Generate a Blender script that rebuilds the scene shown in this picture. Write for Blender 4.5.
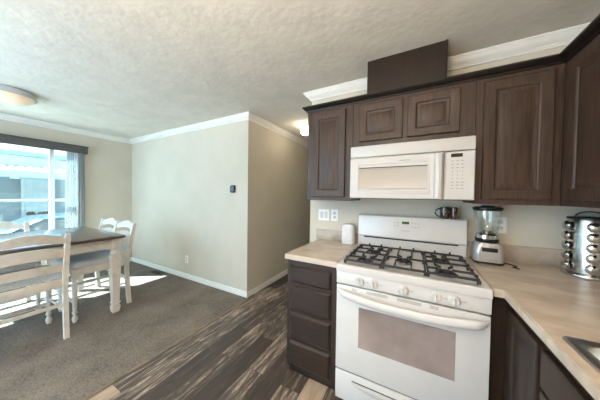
import bpy, bmesh, math, random
from mathutils import Vector, Matrix
random.seed(4)
C = bpy.context.scene.collection
for o in list(bpy.data.objects):
    bpy.data.objects.remove(o, do_unlink=True)
S = bpy.context.scene

# ------------------------------------------------------------------ camera
CAM_H, YAW, PITCH, ROLL, FPX = 1.3499, 0.4957, -0.0204, -0.0143, 211.62
r_ = Vector((math.cos(YAW), math.sin(YAW), 0)); d_ = Vector((-math.sin(YAW), math.cos(YAW), 0)); z_ = Vector((0, 0, 1))
fwd = d_*math.cos(PITCH) + z_*math.sin(PITCH)
up0 = -d_*math.sin(PITCH) + z_*math.cos(PITCH)
right = r_*math.cos(ROLL) - up0*math.sin(ROLL)
upv = r_*math.sin(ROLL) + up0*math.cos(ROLL)
cd = bpy.data.cameras.new('camera'); cam = bpy.data.objects.new('camera', cd); C.objects.link(cam)
cd.sensor_fit = 'HORIZONTAL'; cd.sensor_width = 36; cd.lens = 36*FPX/600; cd.clip_start = 0.02; cd.clip_end = 200
m = Matrix((right, upv, -fwd)).transposed().to_4x4(); m.translation = (0, 0, CAM_H)
cam.matrix_world = m
S.camera = cam

# ------------------------------------------------------------------ world, sun, room light, exposure
w = bpy.data.worlds.new('sky'); S.world = w; w.use_nodes = True
bg = w.node_tree.nodes['Background']; bg.inputs['Color'].default_value = (0.50, 0.77, 1.0, 1); bg.inputs['Strength'].default_value = 7.0
def light(name, kind, loc, energy, color, direction=None, **kw):
    l = bpy.data.lights.new(name, kind); l.energy = energy; l.color = color
    for k, v in kw.items(): setattr(l, k, v)
    o = bpy.data.objects.new(name, l); C.objects.link(o); o.location = loc
    if direction is not None: o.rotation_euler = Vector(direction).to_track_quat('-Z', 'Y').to_euler()
    return o
light('sun', 'SUN', (-8, -4, 8), 60.0, (0.90, 0.95, 1.0), (1.38, 0.95, -1.93), angle=0.009)
# the kitchen's own ceiling lamps, behind and above the viewpoint; uplights are added fill
light('kitchen_lamp', 'AREA', (0.0, 0.35, 2.37), 4.0, (1.0, 0.88, 0.76), (0, 0, -1), shape='DISK', size=0.35)
light('kitchen_rear_lamp', 'AREA', (-0.5, -1.1, 2.37), 12.0, (1.0, 0.86, 0.72), (0, 0, -1), shape='DISK', size=0.45)
light('added_uplight', 'AREA', (-0.35, -0.75, 1.75), 112.0, (1.0, 0.85, 0.70), (0, 0, 1), shape='DISK', size=0.5)  # added warm fill without a fixture, aimed up to brighten the ceiling
light('added_uplight', 'AREA', (-2.7, -0.9, 1.6), 30.0, (0.45, 0.73, 1.0), (0, 0, 1), shape='DISK', size=0.5)  # another added fill, bluish, for the dining-side ceiling; no real lamp stands here
# portals guide the daylight through the openings
pw = light('window_portal', 'AREA', (-4.90, 0.22, 1.25), 1, (1, 1, 1), (1, 0, 0), shape='RECTANGLE', size=2.3, size_y=1.4); pw.data.cycles.is_portal = True
S.view_settings.view_transform = 'Standard'; S.view_settings.look = 'None'; S.view_settings.gamma = 1
S.view_settings.use_curve_mapping = False
S.view_settings.exposure = 0.13

# ------------------------------------------------------------------ materials
def lin(c):
    return tuple(((v/255)/12.92 if v/255 <= 0.04045 else ((v/255+0.055)/1.055)**2.4) for v in c) + (1,)
def base(name):
    mt = bpy.data.materials.new(name); mt.use_nodes = True
    nt = mt.node_tree; return mt, nt, nt.nodes['Principled BSDF']
def mat(name, c, rough=0.5, metal=0.0, var=0.0, vscale=8.0, bump=0.0, bscale=60.0, stretch=(1, 1, 1), spec=0.5, coat=0.0, c2=None, lo=0.35, hi=0.65, detail=4):
    mt, nt, b = base(name); N, L = nt.nodes, nt.links
    b.inputs['Roughness'].default_value = rough; b.inputs['Metallic'].default_value = metal
    b.inputs['Specular IOR Level'].default_value = spec; b.inputs['Coat Weight'].default_value = coat
    b.inputs['Base Color'].default_value = lin(c)
    tc = N.new('ShaderNodeTexCoord'); mp = N.new('ShaderNodeMapping'); mp.inputs['Scale'].default_value = stretch
    L.new(tc.outputs['Object'], mp.inputs['Vector'])
    if var or c2:
        n = N.new('ShaderNodeTexNoise'); n.inputs['Scale'].default_value = vscale; n.inputs['Detail'].default_value = detail
        r = N.new('ShaderNodeValToRGB'); r.color_ramp.elements[0].position = lo; r.color_ramp.elements[1].position = hi
        a = c2 if c2 else tuple(max(0, v*(1-var)) for v in c); bb = c if c2 else tuple(min(255, v*(1+var)) for v in c)
        r.color_ramp.elements[0].color = lin(a); r.color_ramp.elements[1].color = lin(bb)
        L.new(mp.outputs[0], n.inputs['Vector']); L.new(n.outputs['Fac'], r.inputs['Fac']); L.new(r.outputs['Color'], b.inputs['Base Color'])
    if bump:
        n2 = N.new('ShaderNodeTexNoise'); n2.inputs['Scale'].default_value = bscale; n2.inputs['Detail'].default_value = 5
        bp = N.new('ShaderNodeBump'); bp.inputs['Strength'].default_value = bump; bp.inputs['Distance'].default_value = 0.01
        L.new(mp.outputs[0], n2.inputs['Vector']); L.new(n2.outputs['Fac'], bp.inputs['Height']); L.new(bp.outputs['Normal'], b.inputs['Normal'])
    return mt
def glass(name, tint, gloss=0.08, rough=0.02):
    mt, nt, b = base(name); N, L = nt.nodes, nt.links; N.remove(b)
    t = N.new('ShaderNodeBsdfTransparent'); t.inputs['Color'].default_value = tint
    g = N.new('ShaderNodeBsdfGlossy'); g.inputs['Roughness'].default_value = rough
    mx = N.new('ShaderNodeMixShader'); mx.inputs['Fac'].default_value = gloss
    L.new(t.outputs[0], mx.inputs[1]); L.new(g.outputs[0], mx.inputs[2]); L.new(mx.outputs[0], N['Material Output'].inputs['Surface'])
    return mt
def emis(name, c, e):
    mt, nt, b = base(name); b.inputs['Base Color'].default_value = lin(c)
    b.inputs['Emission Color'].default_value = lin(c); b.inputs['Emission Strength'].default_value = e
    return mt

WALL = mat('wall_paint', (209, 200, 184), 0.75, var=0.012, vscale=3, bump=0.08, bscale=90, spec=0.25)
CEIL = mat('ceiling_texture_paint', (222, 217, 206), 0.85, bump=0.3, bscale=22, var=0.02, vscale=6, spec=0.2)
TRIM = mat('white_trim_paint', (238, 235, 228), 0.4, var=0.01)
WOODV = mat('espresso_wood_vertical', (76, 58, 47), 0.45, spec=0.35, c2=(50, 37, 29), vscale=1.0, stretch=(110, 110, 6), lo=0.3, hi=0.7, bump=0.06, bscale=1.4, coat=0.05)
WOODH = mat('shaded_espresso_horizontal', (52, 38, 30), 0.45, spec=0.35, c2=(36, 26, 20), vscale=1.0, stretch=(6, 110, 110), lo=0.3, hi=0.7, bump=0.06, bscale=1.4, coat=0.05)  # same cabinet wood, darkened in colour for the dimmer light on the drawers
WOODB = mat('shaded_espresso_base_wood', (54, 41, 33), 0.45, spec=0.35, c2=(36, 27, 21), vscale=1.0, stretch=(110, 110, 6), lo=0.3, hi=0.7, bump=0.06, bscale=1.4, coat=0.05)  # shade on the base cabinets put into a darker copy of the wood
WOODD = mat('dark_espresso_trim', (29, 22, 19), 0.35, var=0.12, vscale=30)
PANELD = mat('dark_duct_cover', (45, 33, 26), 0.32, c2=(37, 27, 21), vscale=1.0, stretch=(40, 40, 4))
LAM = mat('beige_laminate', (214, 198, 180), 0.3, c2=(182, 164, 145), vscale=6, stretch=(1.0, 2.4, 2.0), lo=0.32, hi=0.62, detail=10)
SPLASH = mat('mottled_laminate_splash', (186, 173, 158), 0.4, c2=(156, 144, 131), vscale=9, detail=9)
APPL = mat('white_enamel', (219, 214, 210), 0.22, var=0.008, coat=0.15)
APPL2 = mat('white_moulded_plastic', (211, 206, 201), 0.35, var=0.008)
MWWIN = mat('microwave_window_mesh', (186, 176, 165), 0.28, var=0.03, vscale=300)
OVWIN = mat('oven_glass', (150, 136, 132), 0.12, var=0.08, vscale=5, spec=0.8, coat=0.3)
BLACK = mat('black_plastic', (22, 21, 21), 0.4, var=0.1)
IRON = mat('cast_iron', (38, 38, 40), 0.55, var=0.15, vscale=60, bump=0.2, bscale=200)
BURN = mat('burner_aluminium', (150, 146, 142), 0.4, metal=0.8, var=0.08, vscale=40)
GAP = mat('dark_gap', (45, 40, 37), 0.6, var=0.1)
SLOT = mat('grey_vent_slots', (150, 142, 134), 0.5, var=0.08)
GREY = mat('grey_print', (158, 150, 143), 0.6, var=0.05)
LCD = mat('green_lcd', (70, 96, 50), 0.2, var=0.2, vscale=300)
LCDD = mat('dark_lcd', (40, 30, 26), 0.2, var=0.2, vscale=300)
STEEL = mat('stainless_steel', (205, 203, 200), 0.24, metal=1.0, var=0.05, stretch=(2, 2, 90), vscale=3)
SINKS = mat('brushed_sink_steel', (222, 218, 212), 0.3, metal=1.0, var=0.04, vscale=40, stretch=(1, 30, 1))
CHROME = mat('chrome', (215, 214, 212), 0.12, metal=1.0, var=0.02)
BASESIL = mat('silver_plastic', (196, 195, 194), 0.3, metal=0.55, var=0.03)
PLATE = mat('white_plate', (240, 238, 232), 0.4, var=0.01)
FABW = mat('white_speaker_fabric', (226, 226, 228), 0.8, var=0.05, vscale=260, bump=0.15, bscale=300)
THERMO = mat('black_thermostat_glass', (24, 26, 29), 0.15, var=0.1)
CUSH = mat('blue_grey_seat_fabric', (204, 211, 215), 0.9, var=0.06, vscale=120, bump=0.2, bscale=240)
CHW = mat('antique_white_paint', (228, 221, 212), 0.5, c2=(208, 199, 189), vscale=14, lo=0.2, hi=0.5, stretch=(1, 1, 1))
TTOP = mat('dark_walnut_tabletop', (92, 66, 58), 0.36, c2=(60, 42, 38), vscale=1.0, stretch=(50, 3, 50), coat=0.6, spec=1.0)
VALM = mat('charcoal_valance', (84, 80, 80), 0.5, var=0.05, vscale=20)
GREYC = mat('grey_curtain_cloth', (186, 190, 190), 0.9, var=0.05, vscale=90)
BRONZE = mat('bronze_strip', (128, 112, 96), 0.4, metal=0.3, var=0.1)
MUG1 = mat('dark_mug_glaze', (52, 44, 38), 0.12, var=0.4, vscale=30, coat=0.5)
MUG2 = mat('brown_mug_glaze', (92, 56, 36), 0.15, c2=(45, 30, 22), vscale=18, coat=0.5)
SPICE = mat('ground_spice', (128, 88, 44), 0.8, c2=(66, 52, 34), vscale=26)
CANOPY = emis('lamp_frost', (240, 214, 184), 0.22)
GLOBE = emis('hall_globe', (255, 240, 214), 20.0)
VENTM = mat('brown_register', (96, 90, 78), 0.5, var=0.1)
GROUND = mat('driveway_concrete', (140, 138, 132), 0.9, var=0.08, vscale=3)
SIDING = mat('grey_house_siding', (138, 142, 142), 0.8, var=0.04, vscale=4, stretch=(1, 1, 12))
AWN = mat('white_metal_awning', (236, 238, 238), 0.5, var=0.01)
FASC = mat('pale_fascia', (160, 170, 172), 0.6, var=0.02)
DOORW = mat('pale_door_paint', (176, 182, 180), 0.5, var=0.02)
CARB = mat('blue_car_paint', (26, 50, 62), 0.3, metal=0.0, coat=0.3, var=0.05)
CARG = mat('car_window_glass', (38, 54, 62), 0.08, coat=0.5, var=0.1)
TYRE = mat('tyre_rubber', (30, 30, 31), 0.8, var=0.1)
FLOWER = mat('red_brown_flowers', (120, 82, 66), 0.9, c2=(70, 84, 52), vscale=9)
WGLASS = glass('window_glass', (0.76, 0.84, 0.84, 1), 0.05)
JARG = glass('clear_jar_glass', (0.97, 0.985, 0.98, 1), 0.10)
SPG = glass('spice_jar_glass', (0.9, 0.9, 0.87, 1), 0.25, 0.05)
WFRAME = mat('pale_vinyl_window_frame', (222, 232, 232), 0.45, var=0.01)

def sheer_mat():
    mt, nt, b = base('dotted_sheer'); N, L = nt.nodes, nt.links
    tc = N.new('ShaderNodeTexCoord'); v = N.new('ShaderNodeTexVoronoi'); v.inputs['Scale'].default_value = 22
    L.new(tc.outputs['Object'], v.inputs['Vector'])
    r = N.new('ShaderNodeValToRGB'); r.color_ramp.elements[0].position = 0.16; r.color_ramp.elements[1].position = 0.2
    r.color_ramp.elements[0].color = lin((120, 134, 146)); r.color_ramp.elements[1].color = lin((222, 226, 228))
    L.new(v.outputs['Distance'], r.inputs['Fac'])
    d = N.new('ShaderNodeBsdfDiffuse'); t = N.new('ShaderNodeBsdfTranslucent'); tr = N.new('ShaderNodeBsdfTransparent')
    L.new(r.outputs['Color'], d.inputs['Color']); L.new(r.outputs['Color'], t.inputs['Color'])
    m1 = N.new('ShaderNodeMixShader'); m1.inputs['Fac'].default_value = 0.35; L.new(d.outputs[0], m1.inputs[1]); L.new(t.outputs[0], m1.inputs[2])
    m2 = N.new('ShaderNodeMixShader'); m2.inputs['Fac'].default_value = 0.05; L.new(m1.outputs[0], m2.inputs[1]); L.new(tr.outputs[0], m2.inputs[2])
    L.new(m2.outputs[0], N['Material Output'].inputs['Surface']); N.remove(b); return mt
SHEER = sheer_mat()

def plank_mat():
    mt, nt, b = base('distressed_vinyl_planks'); N, L = nt.nodes, nt.links
    tc = N.new('ShaderNodeTexCoord'); rot = N.new('ShaderNodeMapping'); rot.inputs['Rotation'].default_value = (0, 0, math.pi/2); rot.inputs['Location'].default_value = (0.33, 0.05, 0)
    L.new(tc.outputs['Object'], rot.inputs['Vector'])
    br = N.new('ShaderNodeTexBrick'); br.offset = 0.37; br.offset_frequency = 2
    br.inputs['Color1'].default_value = (0, 0, 0, 1); br.inputs['Color2'].default_value = (1, 1, 1, 1); br.inputs['Mortar'].default_value = (0.0, 0.0, 0.0, 1)
    br.inputs['Scale'].default_value = 1.0; br.inputs['Mortar Size'].default_value = 0.0015; br.inputs['Brick Width'].default_value = 0.92; br.inputs['Row Height'].default_value = 0.152
    L.new(rot.outputs[0], br.inputs['Vector'])
    sep = N.new('ShaderNodeSeparateColor'); L.new(br.outputs['Color'], sep.inputs[0])
    off = N.new('ShaderNodeCombineXYZ'); mul = N.new('ShaderNodeMath'); mul.operation = 'MULTIPLY'; mul.inputs[1].default_value = 37.0
    L.new(sep.outputs[0], mul.inputs[0]); L.new(mul.outputs[0], off.inputs[0]); L.new(mul.outputs[0], off.inputs[1])
    add = N.new('ShaderNodeVectorMath'); add.operation = 'ADD'; L.new(rot.outputs[0], add.inputs[0]); L.new(off.outputs[0], add.inputs[1])
    mp = N.new('ShaderNodeMapping'); mp.inputs['Scale'].default_value = (2.6, 24, 1); L.new(add.outputs[0], mp.inputs['Vector'])
    n1 = N.new('ShaderNodeTexNoise'); n1.inputs['Scale'].default_value = 1.5; n1.inputs['Detail'].default_value = 8; n1.inputs['Roughness'].default_value = 0.76; n1.inputs['Distortion'].default_value = 0.6
    L.new(mp.outputs[0], n1.inputs['Vector'])
    # the share of pale wear differs from plank to plank
    sh = N.new('ShaderNodeMapRange'); sh.inputs['To Min'].default_value = -0.12; sh.inputs['To Max'].default_value = 0.16; L.new(sep.outputs[0], sh.inputs['Value'])
    ad = N.new('ShaderNodeMath'); ad.operation = 'ADD'; L.new(n1.outputs['Fac'], ad.inputs[0]); L.new(sh.outputs[0], ad.inputs[1])
    rp = N.new('ShaderNodeValToRGB'); e = rp.color_ramp.elements
    e[0].position = 0.30; e[0].color = lin((50, 45, 43)); e[1].position = 0.73; e[1].color = lin((206, 190, 172))
    x = e.new(0.49); x.color = lin((72, 62, 56)); x = e.new(0.56); x.color = lin((104, 92, 83)); x = e.new(0.61); x.color = lin((144, 130, 118))
    L.new(ad.outputs[0], rp.inputs['Fac'])
    # a few planks are nearly bare pale wood
    gt = N.new('ShaderNodeMath'); gt.operation = 'GREATER_THAN'; gt.inputs[1].default_value = 0.90; L.new(sep.outputs[0], gt.inputs[0])
    gm = N.new('ShaderNodeMath'); gm.operation = 'MULTIPLY'; gm.inputs[1].default_value = 0.75; L.new(gt.outputs[0], gm.inputs[0])
    mx = N.new('ShaderNodeMix'); mx.data_type = 'RGBA'; L.new(gm.outputs[0], mx.inputs[0]); L.new(rp.outputs['Color'], mx.inputs[6]); mx.inputs[7].default_value = lin((178, 156, 134))
    mo = N.new('ShaderNodeMix'); mo.data_type = 'RGBA'; L.new(br.outputs['Fac'], mo.inputs[0]); L.new(mx.outputs[2], mo.inputs[6]); mo.inputs[7].default_value = lin((40, 35, 32))
    L.new(mo.outputs[2], b.inputs['Base Color']); b.inputs['Roughness'].default_value = 0.42
    bp = N.new('ShaderNodeBump'); bp.inputs['Strength'].default_value = 0.15; bp.inputs['Distance'].default_value = 0.004; L.new(n1.outputs['Fac'], bp.inputs['Height']); L.new(bp.outputs['Normal'], b.inputs['Normal'])
    return mt
PLANK = plank_mat()
def carpet_mat():
    mt, nt, b = base('taupe_carpet'); N, L = nt.nodes, nt.links
    tc = N.new('ShaderNodeTexCoord')
    a = N.new('ShaderNodeTexNoise'); a.inputs['Scale'].default_value = 75; a.inputs['Detail'].default_value = 3
    c = N.new('ShaderNodeTexNoise'); c.inputs['Scale'].default_value = 3.2; c.inputs['Detail'].default_value = 5
    L.new(tc.outputs['Object'], a.inputs['Vector']); L.new(tc.outputs['Object'], c.inputs['Vector'])
    m1 = N.new('ShaderNodeMath'); m1.operation = 'MULTIPLY_ADD'; m1.inputs[1].default_value = 0.42
    L.new(c.outputs['Fac'], m1.inputs[0]); 
    m2 = N.new('ShaderNodeMath'); m2.operation = 'MULTIPLY'; m2.inputs[1].default_value = 0.58; L.new(a.outputs['Fac'], m2.inputs[0]); L.new(m2.outputs[0], m1.inputs[2])
    r = N.new('ShaderNodeValToRGB'); r.color_ramp.elements[0].position = 0.34; r.color_ramp.elements[1].position = 0.66
    r.color_ramp.elements[0].color = lin((96, 89, 82)); r.color_ramp.elements[1].color = lin((140, 130, 120))
    L.new(m1.outputs[0], r.inputs['Fac']); L.new(r.outputs['Color'], b.inputs['Base Color']); b.inputs['Roughness'].default_value = 1.0; b.inputs['Specular IOR Level'].default_value = 0.1
    bp = N.new('ShaderNodeBump'); bp.inputs['Strength'].default_value = 0.6; bp.inputs['Distance'].default_value = 0.01; L.new(a.outputs['Fac'], bp.inputs['Height']); L.new(bp.outputs['Normal'], b.inputs['Normal'])
    return mt
CARPET = carpet_mat()

# ------------------------------------------------------------------ mesh helpers
def V(*a): return Vector(a)
def merge(bm, t):
    me = bpy.data.meshes.new('t'); t.to_mesh(me); t.free(); bm.from_mesh(me); bpy.data.meshes.remove(me)
def BM(): return bmesh.new()
def box(bm, x0, x1, y0, y1, z0, z1, bev=0.0, seg=2):
    t = bmesh.new(); vs = [t.verts.new((x, y, z)) for x in (x0, x1) for y in (y0, y1) for z in (z0, z1)]
    for f in ((0,1,3,2),(4,6,7,5),(0,4,5,1),(2,3,7,6),(0,2,6,4),(1,5,7,3)): t.faces.new([vs[i] for i in f])
    if bev: bmesh.ops.bevel(t, geom=t.edges[:], offset=bev, segments=seg, affect='EDGES', profile=0.5)
    merge(bm, t); return bm
def loft(bm, rings, cap0=True, cap1=True, closed=True):
    t = bmesh.new(); R = [[t.verts.new(p) for p in r] for r in rings]; n = len(R[0])
    for a, b in zip(R, R[1:]):
        for i in range(n if closed else n-1):
            j = (i+1) % n; t.faces.new((a[i], a[j], b[j], b[i]))
    if cap0: t.faces.new(R[0][::-1])
    if cap1: t.faces.new(R[-1])
    bmesh.ops.recalc_face_normals(t, faces=t.faces[:]); merge(bm, t); return bm
AX = {'x': (V(0,1,0), V(0,0,1), V(1,0,0)), 'y': (V(0,0,1), V(1,0,0), V(0,1,0)), 'z': (V(1,0,0), V(0,1,0), V(0,0,1))}
def frame_of(axis):
    if isinstance(axis, str): return AX[axis]
    n = Vector(axis).normalized(); a = V(0,0,1) if abs(n.z) < 0.9 else V(1,0,0); u = a.cross(n).normalized(); return u, n.cross(u), n
def lathe(bm, prof, c=(0,0,0), axis='z', seg=24, cap0=True, cap1=True, sx=1, sy=1):
    u, v, n = frame_of(axis); c = Vector(c)
    rings = [[c + n*h + u*(r*sx*math.cos(2*math.pi*i/seg)) + v*(r*sy*math.sin(2*math.pi*i/seg)) for i in range(seg)] for r, h in prof]
    return loft(bm, rings, cap0, cap1)
def tube(bm, pts, r, seg=8, closed=False, ry=None):
    pts = [Vector(p) for p in pts]; rings = []; n = len(pts); ref = V(0,0,1)
    for i, p in enumerate(pts):
        d = (pts[(i+1) % n]-pts[i-1]) if closed else (pts[min(i+1, n-1)]-pts[max(i-1, 0)])
        d.normalize(); a = ref if abs(d.dot(ref)) < 0.95 else V(1,0,0)
        u = a.cross(d).normalized(); v = d.cross(u)
        rr = r[i] if isinstance(r, (list, tuple)) else r
        rings.append([p + u*(rr*math.cos(2*math.pi*k/seg)) + v*((ry if ry else rr)*math.sin(2*math.pi*k/seg)) for k in range(seg)])
    if closed: rings.append(rings[0]); return loft(bm, rings, False, False)
    return loft(bm, rings)
def sweep(bm, prof, path, z, closed=False):
    """profile (out, up); out lies to the right of the path; corners are mitred"""
    P = [Vector((p[0], p[1])) for p in path]; n = len(P); rings = []
    for i in range(n):
        a = (P[i]-P[i-1]).normalized() if (i > 0 or closed) else None; b = (P[(i+1) % n]-P[i]).normalized() if (i < n-1 or closed) else None
        na = Vector((a.y, -a.x)) if a else None; nb = Vector((b.y, -b.x)) if b else None
        if na and nb: mm = (na+nb); mm = mm/ max(0.2, mm.dot(na))
        else: mm = na or nb
        rings.append([(P[i].x+mm.x*o, P[i].y+mm.y*o, z+u) for o, u in prof])
    if closed: rings.append(rings[0])
    return loft(bm, rings, not closed, not closed)
def prism(bm, poly, axis, a0, a1, bev=0.0):
    """poly: list of 2-D points; axis x -> (y,z), y -> (x,z), z -> (x,y)"""
    def at(p, a): return {'x': (a, p[0], p[1]), 'y': (p[0], a, p[1]), 'z': (p[0], p[1], a)}[axis]
    t = bmesh.new(); A = [t.verts.new(at(p, a0)) for p in poly]; B = [t.verts.new(at(p, a1)) for p in poly]; n = len(poly)
    t.faces.new(A[::-1]); t.faces.new(B)
    for i in range(n): t.faces.new((A[i], A[(i+1) % n], B[(i+1) % n], B[i]))
    bmesh.ops.recalc_face_normals(t, faces=t.faces[:])
    if bev: bmesh.ops.bevel(t, geom=t.edges[:], offset=bev, segments=2, affect='EDGES', profile=0.5)
    merge(bm, t); return bm
def rrect(x0, x1, y0, y1, r, z, n=5):
    pts = []
    for cx, cy, a0 in ((x1-r, y1-r, 0), (x0+r, y1-r, 90), (x0+r, y0+r, 180), (x1-r, y0+r, 270)):
        for k in range(n+1):
            a = math.radians(a0+90*k/n); pts.append((cx+r*math.cos(a), cy+r*math.sin(a), z))
    return pts
def cells(bm, xs, ys, keep, z0, z1, bev=0.003):
    t = bmesh.new(); g = {}
    def vv(i, j, k):
        if (i, j, k) not in g: g[(i, j, k)] = t.verts.new((xs[i], ys[j], (z0, z1)[k]))
        return g[(i, j, k)]
    K = {(i, j) for i in range(len(xs)-1) for j in range(len(ys)-1) if keep((xs[i]+xs[i+1])/2, (ys[j]+ys[j+1])/2)}
    for i, j in K:
        t.faces.new((vv(i,j,1), vv(i+1,j,1), vv(i+1,j+1,1), vv(i,j+1,1))); t.faces.new((vv(i,j+1,0), vv(i+1,j+1,0), vv(i+1,j,0), vv(i,j,0)))
        for (di, dj), (a, b) in (((0,-1),((i,j),(i+1,j))), ((1,0),((i+1,j),(i+1,j+1))), ((0,1),((i+1,j+1),(i,j+1))), ((-1,0),((i,j+1),(i,j)))):
            if (i+di, j+dj) not in K: t.faces.new((vv(*a,0), vv(*b,0), vv(*b,1), vv(*a,1)))
    bmesh.ops.recalc_face_normals(t, faces=t.faces[:])
    if bev: bmesh.ops.bevel(t, geom=[e for e in t.edges if len(e.link_faces) == 2 and e.calc_face_angle(0) > 0.5], offset=bev, segments=2, affect='EDGES')
    merge(bm, t); return bm
def plaque(bm, o, u, n, wd, ht, rings):
    """a front panel: o lower corner on its back, u along the width, z up, n outward; rings = (inset, height)"""
    o, u, n = Vector(o), Vector(u), Vector(n); z = V(0,0,1); R = []
    for ins, h in rings:
        R.append([o+u*ins+z*ins+n*h, o+u*(wd-ins)+z*ins+n*h, o+u*(wd-ins)+z*(ht-ins)+n*h, o+u*ins+z*(ht-ins)+n*h])
    return loft(bm, R)
DOORP = [(0, 0), (0, .014), (.004, .018), (.052, .018), (.058, .0145), (.062, .008), (.070, .006), (.074, .006), (.095, .0145), (.099, .0155)]
SMALLP = [(0, 0), (0, .014), (.004, .018), (.048, .018), (.054, .014), (.058, .008), (.066, .006), (.070, .006), (.084, .0145), (.088, .0155)]

def wloc(o):
    v = Vector((0, 0, 0))
    while o: v = v + o.location; o = o.parent
    return v
def obj(name, bm, mt, parent=None, loc=None, smooth=35, label=None):
    off = wloc(parent) if parent else V(0,0,0)
    if loc is not None and parent is None: off = Vector(loc)
    for v in bm.verts: v.co -= off
    bmesh.ops.recalc_face_normals(bm, faces=bm.faces[:])
    me = bpy.data.meshes.new(name); bm.to_mesh(me); bm.free()
    if smooth:
        for p in me.polygons: p.use_smooth = True
        me.set_sharp_from_angle(angle=math.radians(smooth))
    me.materials.append(mt); o = bpy.data.objects.new(name, me); C.objects.link(o)
    if parent: o.parent = parent
    elif loc is not None: o.location = loc
    if label: o['label'] = label
    return o
def tag(o, label, cat, group=None, kind=None):
    o['label'] = label; o['category'] = cat
    if group: o['group'] = group
    if kind: o['kind'] = kind
    return o
def thing(name, label, cat, loc, group=None):
    o = bpy.data.objects.new(name, None); C.objects.link(o); o.location = loc; o.empty_display_size = 0.1
    return tag(o, label, cat, group)
def struct(name, bm, mt, label=None, cat=None, smooth=35, kind=True):
    o = obj(name, bm, mt, None, smooth=smooth); o['kind'] = 'structure'
    if label: o['label'] = label; o['category'] = cat
    return o
def dup(root, loc, rotz, label, group=None):
    r = root.copy(); C.objects.link(r); r.location = loc; r.rotation_euler = (0, 0, rotz); r['label'] = label
    if group: r['group'] = group
    for ch in list(root.children):
        c = ch.copy(); C.objects.link(c); c.parent = r
        for g in list(ch.children):
            d = g.copy(); C.objects.link(d); d.parent = c
    return r

# ------------------------------------------------------------------ the setting
XL, XR, YB, YH, XH, CZ, XE = -4.92, 1.02, 1.985, 2.10, -1.91, 2.394, -0.95
CPX = -1.86
struct('floor', box(box(BM(), CPX, XR+.1, -2.6, YH, -0.1, 0.0), XH-.1, XR+.1, YH, 6.0, -0.1, 0.0), PLANK, 'dark distressed wood plank vinyl floor of kitchen and hall', 'floor')
o = struct('floor_carpet', box(BM(), XL-.1, CPX, -2.6, YH+.1, -0.1, 0.004), CARPET, 'taupe carpet of the dining area', 'carpet')
struct('ceiling', box(BM(), XL-.12, XR+.12, -2.6, 6.0, CZ, CZ+.1), CEIL, 'textured off-white ceiling', 'ceiling')
struct('wall_rear', box(BM(), -1.5, XR+.1, -2.7, -2.6, 0, CZ), WALL, 'beige wall behind the viewpoint', 'wall')
struct('wall_kitchen', box(BM(), XE, XR+.1, YB, YB+.1, 0, CZ), WALL, 'beige wall behind the range', 'wall')
struct('wall_right', box(BM(), XR, XR+.1, -2.6, YB, 0, CZ), WALL, 'beige wall on the sink side', 'wall')
struct('wall_thermostat', box(BM(), XL, XH-.1, YH, YH+.1, 0, CZ), WALL, 'greige wall with the black thermostat', 'wall')
struct('wall_hall', box(BM(), XH-.1, XH, YH, 6.0, 0, CZ), WALL, 'hallway wall past the outside corner', 'wall')
struct('wall_hall_inner', box(BM(), XE, XE+.1, YB+.1, 6.0, 0, CZ), WALL, 'hallway wall behind the kitchen', 'wall')
struct('wall_hall_end', box(BM(), XH, XE, 5.4, 5.5, 0, CZ), WALL, 'end wall of the hallway', 'wall')
WY0, WY1, WZ0, WZ1 = -0.95, 1.36, 0.55, 2.11
b = BM(); box(b, XL-.12, XL, -2.6, WY0, 0, CZ); box(b, XL-.12, XL, WY1, YH+.1, 0, CZ); box(b, XL-.12, XL, WY0, WY1, 0, WZ0); box(b, XL-.12, XL, WY0, WY1, WZ1, CZ); box(b, XL-.12, XL, YH+.1, 6.0, 0, CZ)
struct('wall_window', b, WALL, 'beige wall with the big dining window', 'wall')

# window
b = BM(); xf0, xf1 = XL-.09, XL-.03
for y0, y1 in ((WY0, WY0+.05), (WY1-.05, WY1), (1.035, 1.085), (-.36, -.31)): box(b, xf0, xf1, y0, y1, WZ0, WZ1, .004)
box(b, xf0, xf1, WY0, WY1, WZ0, WZ0+.05, .004); box(b, xf0, xf1, WY0, WY1, WZ1-.05, WZ1, .004)
win = struct('window_1', b, WFRAME, 'wide white framed window over the dining table', 'window')
b = BM()
for y0, y1 in ((WY0+.05, -.36), (-.31, 1.035), (1.085, WY1-.05)): box(b, xf0+.008, xf1-.008, y0, y1, 1.205, 1.24, .003)
obj('rail', b, WFRAME, win)
b = BM()
for y0, y1 in ((WY0+.05, -.36), (-.31, 1.035), (1.085, WY1-.05)): box(b, xf0+.026, xf0+.030, y0, y1, WZ0+.05, WZ1-.05)
obj('glass', b, WGLASS, win, smooth=0)
b = BM(); box(b, XL-.03, XL+.035, WY0-.04, WY1+.04, WZ0-.025, WZ0, .005); obj('window_sill', b, TRIM, win)

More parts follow.
